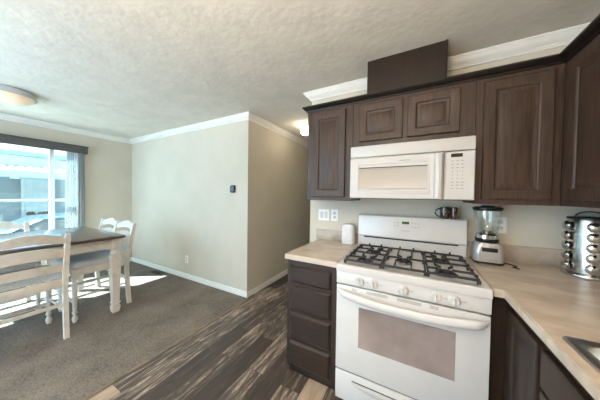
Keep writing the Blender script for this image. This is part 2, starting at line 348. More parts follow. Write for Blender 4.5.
# crown mouldings and baseboards
CR = [(0, 0), (.068, 0), (.068, -.008), (.062, -.011), (.062, -.016), (.056, -.019), (.052, -.028), (.040, -.042), (.026, -.052), (.022, -.054), (.022, -.059), (.014, -.063), (.012, -.072), (0, -.075)]
CZ_ = CZ-.0005
struct('trim_1', sweep(BM(), CR, [(XL, -2.6), (XL, YH), (XH, YH), (XH, 5.4)], CZ_), TRIM, 'white crown moulding round the dining area and hall corner', 'crown moulding')
struct('trim_2', sweep(BM(), CR, [(XE, 5.4), (XE, YB), (XR, YB), (XR, -2.6)][::1], CZ_), TRIM, 'white crown moulding above the kitchen cabinets', 'crown moulding')
BB = [(0, 0), (.013, 0), (.013, .062), (.009, .072), (0, .074)]
struct('baseboard_left', sweep(BM(), BB, [(XL, -2.6), (XL, YH), (XH, YH)], .005), TRIM, 'white baseboard round the carpet', 'baseboard')
struct('baseboard_hall', sweep(BM(), BB, [(XH+.0005, YH-.013), (XH+.0005, 5.4)], .001), TRIM, 'white baseboard along the hall', 'baseboard')
struct('trim_3', prism(BM(), [(CPX-.012, .0045), (CPX+.018, .0005), (CPX+.016, .004), (CPX+.004, .009), (CPX-.010, .008)], 'y', -2.6, YH-.015), BRONZE, 'thin transition strip between carpet and planks', 'floor strip')

# ------------------------------------------------------------------ outside the window
GZ = -0.75
struct('floor_outside', box(BM(), -30, -5.2, -20, 24, GZ-.1, GZ), GROUND, 'concrete drive outside the window', 'ground')
h = thing('house', 'grey sided neighbouring house seen through the window', 'house', (-14.3, 3, GZ))
obj('wall', box(BM(), -14.6, -14.0, -6, 12, GZ, 2.97), SIDING, h)
obj('upper_siding', box(BM(), -14.0, -13.96, -6, 12, 2.40, 2.78), FASC, h)
obj('eave', box(BM(), -14.0, -13.7, -6.2, 12.2, 2.78, 2.96, .02), mat('grey_green_eave', (112, 128, 126), .7, var=.05), h)
obj('roof', prism(BM(), [(-13.75, 2.97), (-16.6, 4.1), (-19.4, 2.97)], 'y', -6.3, 12.3), mat('roof_shingles', (110, 108, 106), 0.9, var=0.1), h)
dr = obj('door', plaque(BM(), (-13.998, 2.15, -.45), (0, 1, 0), (1, 0, 0), .92, 2.45, [(0, 0), (0, .05), (.09, .05), (.10, .03)]), DOORW, h)
b = BM()
for k in range(4): box(b, -13.968, -13.955, 2.30, 2.92, -.25+.55*k, .17+.55*k, .004)
obj('door_panel', b, DOORW, dr)
l = thing('wall_lamp', 'small outdoor lamp on the grey house wall', 'lamp', (-14.0, 2.0, 1.98))
obj('bracket', lathe(BM(), [(.05, 0), (.05, .03), (.02, .05), (.02, .12)], (-13.998, 2.0, 2.02), 'x', 12), AWN, l)
obj('lamp_shade', lathe(BM(), [(.05, .12), (.11, .06), (.13, -.12)], (-13.86, 2.0, 1.98), 'z', 12), AWN, l)
f = thing('flower_box', 'red brown planting in front of the white door', 'planter', (-13.4, 2.5, GZ))
obj('trough', box(BM(), -13.6, -13.2, 2.15, 2.98, GZ, .40, .02), DOORW, f)
b = BM()
for k in range(26):
    x, y = random.uniform(-13.55, -13.25), random.uniform(2.2, 2.93); lathe(b, [(.01, 0), (.055, .05), (.05, .1), (.01, .14)], (x, y, .38+random.uniform(0, .06)), 'z', 6)
obj('flowers', b, FLOWER, f)
cp = thing('carport', 'white scalloped carport roof across the drive', 'carport', (-12.0, 3, GZ))
b = BM(); n = 70
top = [(-3+13*i/(n*4), 2.20+.045*math.sin(2*math.pi*i/4)) for i in range(n*4+1)]
prism(b, top + [(10, 2.08), (-3, 2.08)], 'x', -13.6, -12.0); obj('roof', b, AWN, cp)
obj('fascia', box(BM(), -12.02, -11.94, -3, 10, 1.84, 2.075, .01), FASC, cp)
for y in (-2.6, 4.9, 9.6): obj('post', box(BM(), -12.02, -11.94, y, y+.09, GZ, 1.84, .01), AWN, cp)
car = thing('car', 'blue car parked outside the window', 'car', (-9.2, 2.4, GZ))
prof = [(.2, -.45), (.25, .0), (.45, .12), (1.0, .20), (1.35, .33), (2.0, .66), (2.6, .70), (3.2, .66), (3.95, .28), (4.5, .22), (4.62, -.1), (4.6, -.45)]
obj('body', prism(BM(), [(y-.35, z) for y, z in prof], 'x', -10.0, -8.4, .05), CARB, car)
for x0, x1 in ((-8.402, -8.385), (-10.015, -9.998)):
    obj('window', prism(BM(), [(1.2, .30), (1.72, .60), (2.25, .62), (2.25, .28)], 'x', x0, x1), CARG, car)
    obj('window', prism(BM(), [(2.32, .28), (2.32, .62), (2.8, .59), (3.35, .28)], 'x', x0, x1), CARG, car)
    for y in (.65, 3.5): obj('wheel', lathe(BM(), [(.2, 0), (.31, .02), (.31, .18), (.2, .2)], (x0-.09, y, GZ+.31), 'x', 20), TYRE, car)

# ------------------------------------------------------------------ window dressing
v = thing('valance', 'dark charcoal cornice board over the dining window', 'valance', (-4.86, .3, 1.99))
b = BM(); box(b, -4.918, -4.80, -1.15, 1.43, 2.085, 2.11, .003); box(b, -4.918, -4.792, -1.16, 1.44, 2.098, 2.112, .004); box(b, -4.818, -4.80, -1.15, 1.43, 1.99, 2.09, .003); box(b, -4.918, -4.815, 1.415, 1.43, 1.99, 2.09)
obj('board', b, VALM, v)
obj('rod', tube(BM(), [(-4.86, -1.1, 2.045), (-4.86, 1.41, 2.045)], .009, 10), BLACK, v)
def curtain(name, label, y0, y1, x, z0, z1, waves, amp, mt, flare=0.0):
    n = 90; rings = []
    for z in [z0+(z1-z0)*k/10 for k in range(11)]:
        fl = flare*(1-(z-z0)/(z1-z0)); front, back = [], []
        for i in range(n+1):
            s = i/n; yy = y0-fl+(y1-y0+fl)*s; xx = x+amp*math.sin(2*math.pi*waves*s)+.3*amp*math.sin(2*math.pi*waves*2.3*s+z)
            front.append((xx+.0012, yy, z)); back.append((xx-.0012, yy, z))
        rings.append(front+back[::-1])
    return tag(obj(name, loft(BM(), rings), mt, loc=(x, (y0+y1)/2, z0), smooth=60), label, 'curtain')
curtain('sheer_curtain', 'white dotted sheer curtain at the window side', 1.19, 1.305, -4.858, .12, 2.03, 4, .016, SHEER, .03)
curtain('drape', 'narrow grey drape hanging beside the dotted sheer', 1.312, 1.40, -4.858, .12, 2.03, 3, .024, GREYC)

# ------------------------------------------------------------------ wall fittings
t = thing('thermostat', 'small black rounded thermostat on the greige wall', 'thermostat', (-2.166, YH-.001, 1.428))
b = BM(); loft(b, [[(x, YH-.001-dy, z) for x, z, _ in rrect(-2.166-.042+i_, -2.166+.042-i_, 1.428-.052+i_, 1.428+.052-i_, .022, 0)] for i_, dy in ((0, 0), (0, .020), (.004, .026))]); obj('body', b, THERMO, t)
b = BM(); loft(b, [[(x, YH-.0275-dy, z) for x, z, _ in rrect(-2.166-.025, -2.166+.025, 1.40, 1.456, .012, 0)] for dy in (-.002, .001)]); obj('screen', b, mat('dim_screen', (58, 66, 74), .15, var=.05), t)
def plate(name, label, x, z, y, wd=.072, ht=.115, kind='outlet', cat='outlet'):
    p = thing(name, label, cat, (x, y, z))
    obj('plate', plaque(BM(), (x-wd/2, y, z-ht/2), (1,0,0), (0,-1,0), wd, ht, [(0,0),(0,.003),(.004,.006)]), PLATE, p)
    gang = 2 if wd > .1 else 1
    for g in range(gang):
        xx = x+(g-(gang-1)/2)*.046
        if kind == 'outlet':
            for dz in (-.020, .020):
                s = obj('socket', plaque(BM(), (xx-.016, y-.006, z+dz-.014), (1,0,0), (0,-1,0), .032, .028, [(0,0),(.002,.003)]), APPL2, p)
                b = BM()
                for dx in (-.006, .006): box(b, xx+dx-.0012, xx+dx+.0012, y-.0105, y-.0085, z+dz-.004, z+dz+.006)
                obj('slot', b, GAP, s)
        else:
            obj('rocker', plaque(BM(), (xx-.016, y-.006, z-.032), (1,0,0), (0,-1,0), .032, .064, [(0,0),(.003,.004)]), APPL2, p)
plate('wall_outlet', 'white outlet low on the greige wall above the baseboard', -3.171, .314, YH-.0005)
plate('light_switch', 'wide white double switch plate left of the range', -.797, 1.16, YB-.0005, .118, kind='switch', cat='switch')
plate('wall_outlet', 'narrow white outlet plate right beside the double switch', -.683, 1.163, YB-.0005)
plate('wall_outlet', 'white outlet on the wall behind the blender', .535, 1.163, YB-.0005)
vt = thing('floor_register', 'brown floor vent in the carpet by the sunlit baseboard', 'vent', (-3.8, 1.99, .005))
obj('frame', box(BM(), -3.96, -3.66, 1.94, 2.05, .005, .011, .002), VENTM, vt)
b = BM()
for k in range(14): box(b, -3.945+.02*k, -3.935+.02*k, 1.952, 2.038, .011, .0135)
obj('louvre', b, GAP, vt)
lt = thing('ceiling_light', 'round flush ceiling light over the dining table', 'ceiling light', (-3.70, .50, CZ))
obj('rim', lathe(BM(), [(.17, -.001), (.182, -.012), (.188, -.062), (.182, -.068), (.172, -.06)], (-3.70, .50, CZ-.0005), 'z', 40), BASESIL, lt)
obj('diffuser', lathe(BM(), [(.176, -.050), (.170, -.072), (.14, -.100), (.08, -.118), (.01, -.122)], (-3.70, .50, CZ), 'z', 40), CANOPY, lt)
lt = thing('ceiling_light', 'small glowing globe light on the hall ceiling', 'ceiling light', (-1.44, 2.80, CZ))
obj('base_plate', lathe(BM(), [(.06, -.001), (.062, -.02), (.045, -.03)], (-1.44, 2.80, CZ), 'z', 24), BASESIL, lt)
obj('globe', lathe(BM(), [(.03, -.028), (.058, -.05), (.072, -.085), (.066, -.115), (.04, -.142), (.008, -.150)], (-1.44, 2.80, CZ), 'z', 24), GLOBE, lt)

# ------------------------------------------------------------------ base cabinets and worktops
X0, X1 = -.437, .340
def body_box(b, x0, x1, y0, y1, z0, z1): return box(b, x0, x1, y0, y1, z0, z1, .0015, 1)
c = thing('base_cabinet', 'dark brown four drawer base cabinet left of the range', 'cabinet', (-.64, 1.65, 0))
obj('body', body_box(BM(), -.836, -.4385, 1.366, 1.983, .062, .874), WOODB, c)
obj('toe_kick', box(BM(), -.826, -.445, 1.395, 1.96, .001, .0615), WOODD, c)
DRP = [(0, 0), (0, .005), (.014, .019), (.018, .019)]
for z0, z1 in ((.705, .832), (.500, .683), (.285, .478), (.085, .263)):
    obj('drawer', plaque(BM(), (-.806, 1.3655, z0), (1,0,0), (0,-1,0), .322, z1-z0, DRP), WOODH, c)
c = thing('base_cabinet', 'dark corner base cabinet with panelled door right of the range', 'cabinet', (.7, 1.5, 0))
b = BM(); body_box(b, .344, .412, 1.40, 1.983, .085, .874); body_box(b, .412, 1.018, 1.049, 1.983, .085, .874)
obj('body', b, WOODB, c); obj('toe_kick', box(BM(), .45, 1.0, 1.055, 1.95, .001, .084), WOODD, c)
obj('door', plaque(BM(), (.4115, 1.335, .13), (0,-1,0), (-1,0,0), .275, .705, DOORP), WOODB, c)
c = thing('base_cabinet', 'dark sink base cabinet nearest the camera on the right', 'cabinet', (.7, .5, 0))
b = BM()
body_box(b, .412, .43, .05, 1.048, .085, .874); body_box(b, .43, 1.018, .05, .07, .085, .874); body_box(b, .43, 1.018, 1.03, 1.048, .085, .874); body_box(b, .43, 1.018, .07, 1.03, .085, .10); body_box(b, 1.0, 1.018, .07, 1.03, .1, .874)
obj('body', b, WOODB, c); obj('toe_kick', box(BM(), .45, 1.0, .06, 1.04, .001, .084), WOODD, c)
FLAT = [(0, 0), (0, .014), (.004, .018), (.008, .018)]
for y in (1.03, .54):
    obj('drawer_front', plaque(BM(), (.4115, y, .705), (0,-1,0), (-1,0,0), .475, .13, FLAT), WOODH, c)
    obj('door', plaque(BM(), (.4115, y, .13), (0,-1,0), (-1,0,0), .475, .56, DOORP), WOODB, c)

SX0, SX1, SY0, SY1 = .416, .955, .18, .995
w = thing('worktop', 'short beige laminate worktop left of the range', 'worktop', (-.64, 1.66, .8755))
obj('slab', cells(BM(), [-.8485, -.4378], [1.339, 1.9835], lambda x, y: True, .8755, .914, .004), LAM, w)
obj('backsplash', box(BM(), -.87, -.4378, 1.964, 1.9835, .9145, 1.014, .002), SPLASH, w)
w = thing('worktop', 'long beige laminate corner worktop holding the sink', 'worktop', (.7, 1.0, .8755))
obj('slab', cells(BM(), [.3425, .384, SX0+.012, SX1-.012, 1.0185], [-.6, SY0+.012, SY1-.012, 1.339, 1.9835],
    lambda x, y: not (x < .384 and y < 1.339) and not (SX0+.012 < x < SX1-.012 and SY0+.012 < y < SY1-.012), .8755, .914, .004), LAM, w)
b = BM(); box(b, .3425, 1.0185, 1.964, 1.9835, .9145, 1.03, .002); box(b, .999, 1.0185, -.6, 1.9635, .9145, 1.03, .002); obj('backsplash', b, SPLASH, w)
s = thing('sink', 'stainless steel drop-in sink in the right worktop', 'sink', (.69, .58, .914))
def rr(i, z, r): return rrect(SX0+i, SX1-i, SY0+i, SY1-i, r, z)
obj('rim', loft(BM(), [rr(0, .9145, .03), rr(.003, .918, .03), rr(.010, .920, .03), rr(.030, .9185, .03), rr(.036, .914, .035)], False, False), SINKS, s)
obj('basin', loft(BM(), [rr(.036, .914, .035), rr(.040, .90, .04), rr(.055, .76, .05), rr(.085, .742, .05), rr(.2, .738, .05)], False, True), SINKS, s)
obj('drain', lathe(BM(), [(.045, .739), (.045, .742), (.036, .742), (.03, .740)], (.69, .58, 0), 'z', 20), CHROME, s)

# ------------------------------------------------------------------ wall cabinets
UB, UT, UF = 1.314, 2.088, 1.678
def wallcab(label, x0, x1, z0, doors, prof=DOORP):
    c = thing('wall_cabinet', label, 'cabinet', ((x0+x1)/2, 1.83, z0))
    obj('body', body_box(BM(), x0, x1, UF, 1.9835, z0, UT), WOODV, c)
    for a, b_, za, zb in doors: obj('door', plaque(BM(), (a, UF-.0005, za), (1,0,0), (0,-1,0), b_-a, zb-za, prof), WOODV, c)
    return c
wallcab('tall dark narrow wall cabinet at the left end', -.838, -.4385, UB, [(-.785, -.497, 1.345, 2.052)])
wallcab('low dark two door wall cabinet over the microwave', -.4375, .3225, 1.7255, [(-.388, -.086, 1.772, 2.052), (-.056, .242, 1.772, 2.052)], SMALLP)
wallcab('tall dark wall cabinet right of the microwave', .3235, .6945, UB, [(.358, .655, 1.345, 2.052)])
c = thing('wall_cabinet', 'dark corner wall cabinet on the right wall', 'cabinet', (.86, 1.3, UB))
obj('body', body_box(BM(), .6955, 1.0185, .6, 1.9835, UB, UT), WOODV, c)
for y in (1.61, 1.18): obj('door', plaque(BM(), (.695, y, 1.345), (0,-1,0), (-1,0,0), .42, .707, DOORP), WOODV, c)
CCR = [(0, 0), (.010, 0), (.014, .008), (.020, .010), (.034, .026), (.040, .030), (.040, .040), (0, .040)]
cc = tag(obj('cabinet_crown', sweep(BM(), CCR, [(-.838, 1.983), (-.838, UF), (.6955, UF), (.6955, .6)][::-1] if False else [(-.838, 1.983), (-.838, UF), (.6955, UF), (.6955, .6)], 2.0785), WOODD, loc=(0, UF, UT)), 'dark crown strip along the tops of the wall cabinets', 'moulding')
ch = thing('duct_cover', 'plain dark box above the cabinets reaching the ceiling', 'duct cover', (-.086, 1.84, UT))
b = BM(); box(b, -.342, .169, 1.70, 1.9, UT+.001, CZ-.001, .002, 1); obj('panel', b, PANELD, ch)
b = BM(); box(b, .160, .1705, 1.694, 1.6995, UT+.045, CZ-.002, .001, 1); obj('edge_strip', b, WOODD, ch)

# ------------------------------------------------------------------ microwave
MX0, MX1, MY, MZ0, MZ1 = -.4355, .3145, 1.60, 1.336, 1.7235
mw = thing('microwave', 'white over-the-range microwave under the wall cabinets', 'microwave', (-.06, 1.8, MZ0))
obj('body', box(BM(), MX0, MX1, 1.632, 1.982, MZ0+.006, MZ1, .004), APPL2, mw)
b = BM(); box(b, MX0, MX1, MY+.004, 1.631, 1.642, MZ1, .006); vg = obj('vent_panel', b, APPL2, mw)
b = BM(); D = [(0, 0), (0, .026), (.006, .032), (.010, .032)]
plaque(b, (MX0, 1.632, MZ0+.002), (1,0,0), (0,-1,0), .157-MX0, 1.636-MZ0-.002, D); dr = obj('door', b, APPL2, mw)
b = BM(); plaque(b, (-.395, MY, 1.372), (1,0,0), (0,-1,0), .085+.395, .235, [(0,-.002), (.004,.003), (.012,.004), (.022,.0035), (.026,-.001)]); obj('window_surround', b, APPL2, dr)
b = BM(); plaque(b, (-.366, MY-.003, 1.408), (1,0,0), (0,-1,0), .436, .152, [(0,0), (.001,.003), (.005,.001)]); obj('window', b, MWWIN, dr)
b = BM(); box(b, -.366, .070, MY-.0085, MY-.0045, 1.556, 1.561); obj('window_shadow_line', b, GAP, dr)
b = BM(); loft(b, [[(x, MY-y, z) for x, y in ((.104, -.002), (.104, .012), (.112, .030), (.128, .036), (.144, .030), (.150, .012), (.150, -.002))] for z in (1.345, 1.352, 1.618, 1.628)]); obj('handle', b, APPL2, dr)
b = BM()
for k in range(10): box(b, -.098+.0066*k, -.0935+.0066*k, MY-.0075, MY-.003, 1.597, 1.6022)
obj('brand_mark', b, GREY, dr)
b = BM(); plaque(b, (.161, 1.632, MZ0+.002), (1,0,0), (0,-1,0), MX1-.161, 1.636-MZ0-.002, D); cpn = obj('control_panel', b, APPL2, mw)
obj('display', box(BM(), .193, .251, MY-.003, MY+.001, 1.601, 1.622), LCDD, cpn)
rowz = [1.578, 1.556, 1.535, 1.512, 1.490, 1.468, 1.446, 1.428, 1.408]
for r, z in enumerate(rowz):
    for k in range(3):
        wd = .011 if r in (0, 1, 2, 6, 7, 8) else .004
        xx = .203+.0245*k
        obj('button', box(BM(), xx-wd/2-.001, xx+wd/2+.001, MY-.0025, MY+.001, z-.0022, z+.0022), GREY, cpn)
b = BM(); box(b, MX0+.012, MX1-.012, 1.625, 1.97, MZ0-.002, MZ0+.006); ub = obj('underside', b, BLACK, mw)
for x in (-.41, .30): obj('mounting_bracket', box(BM(), x-.03, x+.03, 1.66, 1.70, MZ0-.012, MZ0-.002, .002), BLACK, mw)

# ------------------------------------------------------------------ gas range
YF = 1.311
rg = thing('gas_range', 'white freestanding gas range with black grates', 'range', (-.053, 1.64, 0))
obj('body', box(BM(), X0+.004, X1-.004, 1.352, 1.96, .03, .866, .002), APPL, rg)
for x in (X0+.05, X1-.05):
    for y in (1.40, 1.90): obj('foot', lathe(BM(), [(.016, .0005), (.018, .004), (.018, .03)], (x, y, 0), 'z', 12), BLACK, rg)
# cooktop with a sunken well
b = BM(); wx0, wx1, wy0, wy1 = X0+.030, X1-.030, YF+.045, 1.895
R = lambda i, z, r: rrect(X0+i, X1-i, YF+i, 1.962-i, r, z)
Wl = lambda i, z, r: rrect(wx0+i, wx1-i, wy0+i, wy1-i, r, z)
loft(b, [R(.002, .868, .006), R(0, .874, .008), R(0, .908, .010), R(.006, .914, .012), Wl(0, .915, .02), Wl(.008, .909, .02), Wl(.018, .903, .02)], True, True)
ct = obj('cooktop', b, APPL, rg)
def burner(x, y, r, oval=1.0):
    q = obj('burner', lathe(BM(), [(r*1.25, .9035), (r*1.25, .906), (r*1.0, .908), (r*.95, .914)], (x, y, 0), 'z', 28, sx=1, sy=oval), BURN, ct)
    obj('burner_cap', lathe(BM(), [(r*.92, .9142), (r*1.0, .9155), (r*1.0, .920), (r*.86, .924), (r*.2, .9245)], (x, y, 0), 'z', 28, sx=1, sy=oval), IRON, q)
burner(-.262, 1.745, .036); burner(-.272, 1.478, .032); burner(-.053, 1.60, .034, 1.5); burner(.160, 1.74, .038); burner(.165, 1.478, .047)
gx = [wx0+.012, wx0+.012+.225, wx1-.012-.225, wx1-.012]
def grate(x0, x1, burners, side):
    b = BM(); z, y0, y1, t_ = .932, wy0+.018, wy1-.020, .0042
    def bar(p, q, hh=.006): # flat iron bar
        p, q = Vector(p), Vector(q); d = (q-p).normalized(); s_ = V(0,0,1).cross(d)*t_
        loft(b, [[P+s_-V(0,0,hh), P-s_-V(0,0,hh), P-s_+V(0,0,hh), P+s_+V(0,0,hh)] for P in (p, q)])
    for a, c_ in (((x0, y0), (x1, y0)), ((x1, y0), (x1, y1)), ((x1, y1), (x0, y1)), ((x0, y1), (x0, y0))): bar((*a, z), (*c_, z))
    for x in (x0, x1):
        for y in (y0, (y0+y1)/2, y1): box(b, x-.008, x+.008, y-.008, y+.008, .906, z, .002, 1)
    k = 5
    for i in range(k):  # feet and fins along the outer side and the rear
        y = y0+(y1-y0)*(i+.5)/k
        if side: xx = x0 if side < 0 else x1; box(b, xx-.007, xx+.007, y-.010, y+.010, z, z+.013, .003, 1)
    for x in (x0+(x1-x0)*.3, x0+(x1-x0)*.72): box(b, x-.006, x+.006, y1-.006, y1+.008, z-.004, z+.020, .003, 1)
    mid = (y0+y1)/2
    if len(burners) == 2: bar((x0, mid, z), (x1, mid, z))
    for bx, by, r in burners:
        lo, hi = (y0, mid) if by < mid and len(burners) == 2 else ((mid, y1) if len(burners) == 2 else (y0, y1))
        r2 = r*.72
        bar((x0, by, z), (bx-r2, by, z+.002)); bar((x1, by, z), (bx+r2, by, z+.002))
        for sx in (-1, 1):
            for sy, yy in ((-1, lo), (1, hi)):
                kx = bx+sx*.045
                bar((kx, yy, z), (kx, by+sy*(r+.030), z+.001)); bar((kx, by+sy*(r+.030), z+.001), (bx+sx*r2*.6, by+sy*r2*.9, z+.002))
    return obj('grate', b, IRON, rg)
grate(gx[0], gx[1]-.003, [(-.272, 1.478, .032), (-.262, 1.745, .036)], -1)
grate(gx[1]+.010, gx[2]-.010, [(-.053, 1.60, .040)], 0)
grate(gx[2]+.003, gx[3], [(.165, 1.478, .047), (.160, 1.74, .038)], 1)
# backguard
b = BM(); prism(b, [(1.915, .9155), (1.96, .9155), (1.96, 1.19), (1.935, 1.193), (1.917, 1.183), (1.902, 1.03), (1.902, 1.012), (1.915, 1.006)], 'x', X0+.001, X1-.001, .003); bgd = obj('backguard', b, APPL, rg)
obj('vent_gap', box(BM(), -.385, .290, 1.9085, 1.916, .996, 1.0045), BLACK, bgd)
def facing(x0, x1, z0, z1, th=.0015):  # a small flat mark on the sloping console
    yy = lambda z: 1.902+(z-1.03)*.015/.153
    b = BM(); loft(b, [[(x0, yy(z0)-th, z0), (x1, yy(z0)-th, z0), (x1, yy(z1)-th, z1), (x0, yy(z1)-th, z1)], [(x0, yy(z0)+.001, z0), (x1, yy(z0)+.001, z0), (x1, yy(z1)+.001, z1), (x0, yy(z1)+.001, z1)]]); return b
obj('display', facing(-.085, -.033, 1.131, 1.151), LCD, bgd)
for xx in (-.14, -.118): 
    for zz in (1.140, 1.112): obj('button', facing(xx-.005, xx+.005, zz-.0025, zz+.0025), GREY, bgd)
for xx in (-.012, .012, .034):
    for zz in (1.140, 1.112): obj('button', facing(xx-.005, xx+.005, zz-.0025, zz+.0025), GREY, bgd)
b = BM()
for k in range(10): merge(b, facing(-.088+.006*k, -.0845+.006*k, 1.074, 1.079))
obj('brand_mark', b, GREY, bgd)
# control panel and knobs
b = BM(); prism(b, [(1.322, .8665), (1.352, .8665), (1.352, .786), (1.330, .786), (1.324, .790)], 'x', X0+.002, X1-.002, .002); cpn = obj('control_panel', b, APPL, rg)
for i, x in enumerate((-.286, -.206, -.046, .111, .190)):
    k = obj('knob', lathe(BM(), [(.028, 0), (.028, .004), (.0255, .006), (.024, .014), (.021, .0165), (.004, .017)], (x, 1.3225, .825), (0, -1, 0), 24), APPL2, cpn)
    b = BM(); box(b, x-.0045, x+.0045, 1.299, 1.3075, .805, .845, .002, 1); g = obj('grip', b, APPL2, k)
    obj('pointer', box(BM(), x-.0016, x+.0016, 1.2978, 1.2988, .832, .843), GREY, k)
    obj('knob_marking', box(BM(), x+.035, x+.052, 1.3215, 1.3235, .826, .829), GREY, cpn)
# oven door
b = BM(); box(b, X0+.002, X1-.002, 1.326, 1.351, .228, .778, .005); od = obj('oven_door', b, APPL, rg)
obj('window', plaque(BM(), (-.291, 1.3262, .405), (1,0,0), (0,-1,0), .493, .255, [(0,0), (.001,.0015), (.003,.0015), (.006,.0008)]), OVWIN, od)
b = BM()
for x0, x1 in ((-.335, -.305), (-.245, -.125), (-.075, .045), (.085, .125)):
    for z in (.757, .763, .769): box(b, x0, x1, 1.3245, 1.3265, z-.0013, z+.0013)
obj('vent_slots', b, SLOT, od)
b = BM(); rings = []
for i in range(33):
    s_ = i/32; x = X0+.012+(X1-X0-.024)*s_; q = 1-(2*s_-1)**2; e = min(1, min(s_, 1-s_)*14)**.5
    zc = .745-.030*q; yc = 1.326-.034*e-.012*q; hz = .013+.010*e; hy = .008+.006*e
    rings.append([(x, yc+hy*math.cos(a), zc+hz*math.sin(a)) for a in [2*math.pi*k/14 for k in range(14)]])
loft(b, rings); obj('handle', b, APPL, od)
# drawer
b = BM(); box(b, X0+.002, X1-.002, 1.328, 1.351, .028, .218, .005); dw = obj('storage_drawer', b, APPL, rg)
obj('drawer_gap', box(BM(), X0+.004, X1-.004, 1.336, 1.35, .2185, .2275), GAP, rg)
b = BM(); rings = []
for i in range(25):
    s_ = i/24; x = -.33+.555*s_; q = 1-(2*s_-1)**2; hz = .004+.020*q**.6; d = .003+.018*q**.7
    rings.append([(x, 1.3285, .172), (x, 1.3285-d, .170), (x, 1.3285-d, .168-hz*.5), (x, 1.3285-.3*d, .166-hz*1.5), (x, 1.3285, .165-hz*1.7)])
loft(b, rings); obj('handle', b, APPL, dw)
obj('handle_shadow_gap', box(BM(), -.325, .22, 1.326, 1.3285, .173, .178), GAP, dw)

# ------------------------------------------------------------------ things on the worktops
sp = thing('smart_speaker', 'white rounded fabric speaker on the worktop by the range', 'speaker', (-.523, 1.89, .9145))
b = BM(); loft(b, [rrect(-.523-.058+i, -.523+.058-i, 1.865+i*.8, 1.935-i*.8, .03-i*.4, z, 6) for i, z in ((.012, .9148), (.002, .922), (0, .94), (0, 1.06), (.002, 1.078), (.008, 1.092), (.02, 1.10))]); obj('body', b, FABW, sp)
obj('foot', box(BM(), -.56, -.486, 1.875, 1.925, .9142, .9149), BLACK, sp)
def mug(label, x, y, mt, ang, r=.031):
    m_ = thing('mug', label, 'mug', (x, y, 1.1935))
    z0 = 1.1935
    obj('cup', lathe(BM(), [(r*.88, z0), (r*.96, z0+.004), (r, z0+.03), (r, z0+.085), (r-.002, z0+.0865), (r-.005, z0+.085), (r-.005, z0+.010), (.004, z0+.008)], (x, y, 0), 'z', 24), mt, m_)
    if ang is not None:
        pts = []
        for k in range(9):
            a = math.pi*k/8; rad = r-.002+.034*math.sin(a); pts.append((x+rad*math.cos(ang), y+rad*math.sin(ang), z0+.044+.030*math.cos(a)))
        obj('handle', tube(BM(), pts, .0045, 8), mt, m_)
mug('dark glazed mug with its handle left, on the range back', .205, 1.9295, MUG1, math.radians(188))
mug('brown mug right of the dark mug, on the range back', .262, 1.9295, MUG2, None, .0235)

bl = thing('blender', 'silver countertop blender with glass jar and black lid', 'blender', (.441, 1.880, .9145))
bx, by = .441, 1.880
def sq(hw, hd, z, r): return rrect(bx-hw, bx+hw, by-hd, by+hd, r, z, 6)
obj('base', loft(BM(), [sq(.074, .072, .920, .03), sq(.078, .076, .93, .03), sq(.076, .072, 1.0, .03), sq(.070, .066, 1.036, .03), sq(.062, .060, 1.051, .03), sq(.05, .05, 1.055, .03)]), BASESIL, bl)
for dx in (-.055, .055):
    for dy in (-.055, .055): obj('foot', lathe(BM(), [(.012, .9143), (.013, .920)], (bx+dx, by+dy, 0), 'z', 10), BLACK, bl)
obj('skirt', loft(BM(), [sq(.076, .074, .918, .03), sq(.0795, .0775, .920, .03), sq(.0795, .0775, .930, .03), sq(.074, .072, .931, .03)]), BLACK, bl)
b = BM(); box(b, bx-.040, bx+.040, by-.079, by-.060, .998, 1.024, .003); obj('control_strip', b, BLACK, bl)
b = BM()
for k in range(7): box(b, bx-.004+.006*k, bx-.0005+.006*k, by-.078, by-.072, .944, .949)
obj('brand_mark', b, GREY, bl)
obj('socket', lathe(BM(), [(.060, 1.0552), (.062, 1.058), (.062, 1.064), (.056, 1.068)], (bx, by, 0), 'z', 28), BLACK, bl)
col = obj('collar', lathe(BM(), [(.055, 1.0682), (.060, 1.072), (.060, 1.104), (.054, 1.111)], (bx, by, 0), 'z', 28), CHROME, bl)
obj('collar_ring', lathe(BM(), [(.0605, 1.068), (.064, 1.070), (.064, 1.077), (.0605, 1.079)], (bx, by, 0), 'z', 28, False, False), BLACK, col)
prf = [(.052, 1.1115), (.058, 1.125), (.068, 1.17), (.075, 1.22), (.076, 1.272)]
obj('jar', lathe(BM(), prf + [(r-.003, z) for r, z in prf[::-1]], (bx, by, 0), 'z', 30), JARG, bl)
b = BM()
for k in range(4):
    a = k*math.pi/2+.5; tube(b, [(bx+.005*math.cos(a), by+.005*math.sin(a), 1.118), (bx+.03*math.cos(a), by+.03*math.sin(a), 1.130 if k % 2 else 1.122)], .003, 6)
lathe(b, [(.008, 1.1115), (.008, 1.124), (.003, 1.128)], (bx, by, 0), 'z', 10); obj('blade', b, CHROME, bl)
obj('lid', lathe(BM(), [(.071, 1.266), (.079, 1.2725), (.081, 1.278), (.080, 1.287), (.066, 1.292), (.035, 1.294), (.033, 1.301), (.004, 1.302)], (bx, by, 0), 'z', 30), BLACK, bl)
b = BM(); pts = [(bx+.075, by+.03, .9185), (bx+.125, by-.01, .9185), (bx+.14, by-.05, .9185), (bx+.115, by-.075, .9185), (bx+.135, by-.10, .9185)]
tube(b, pts, .0035, 8); obj('cord', b, BLACK, bl)

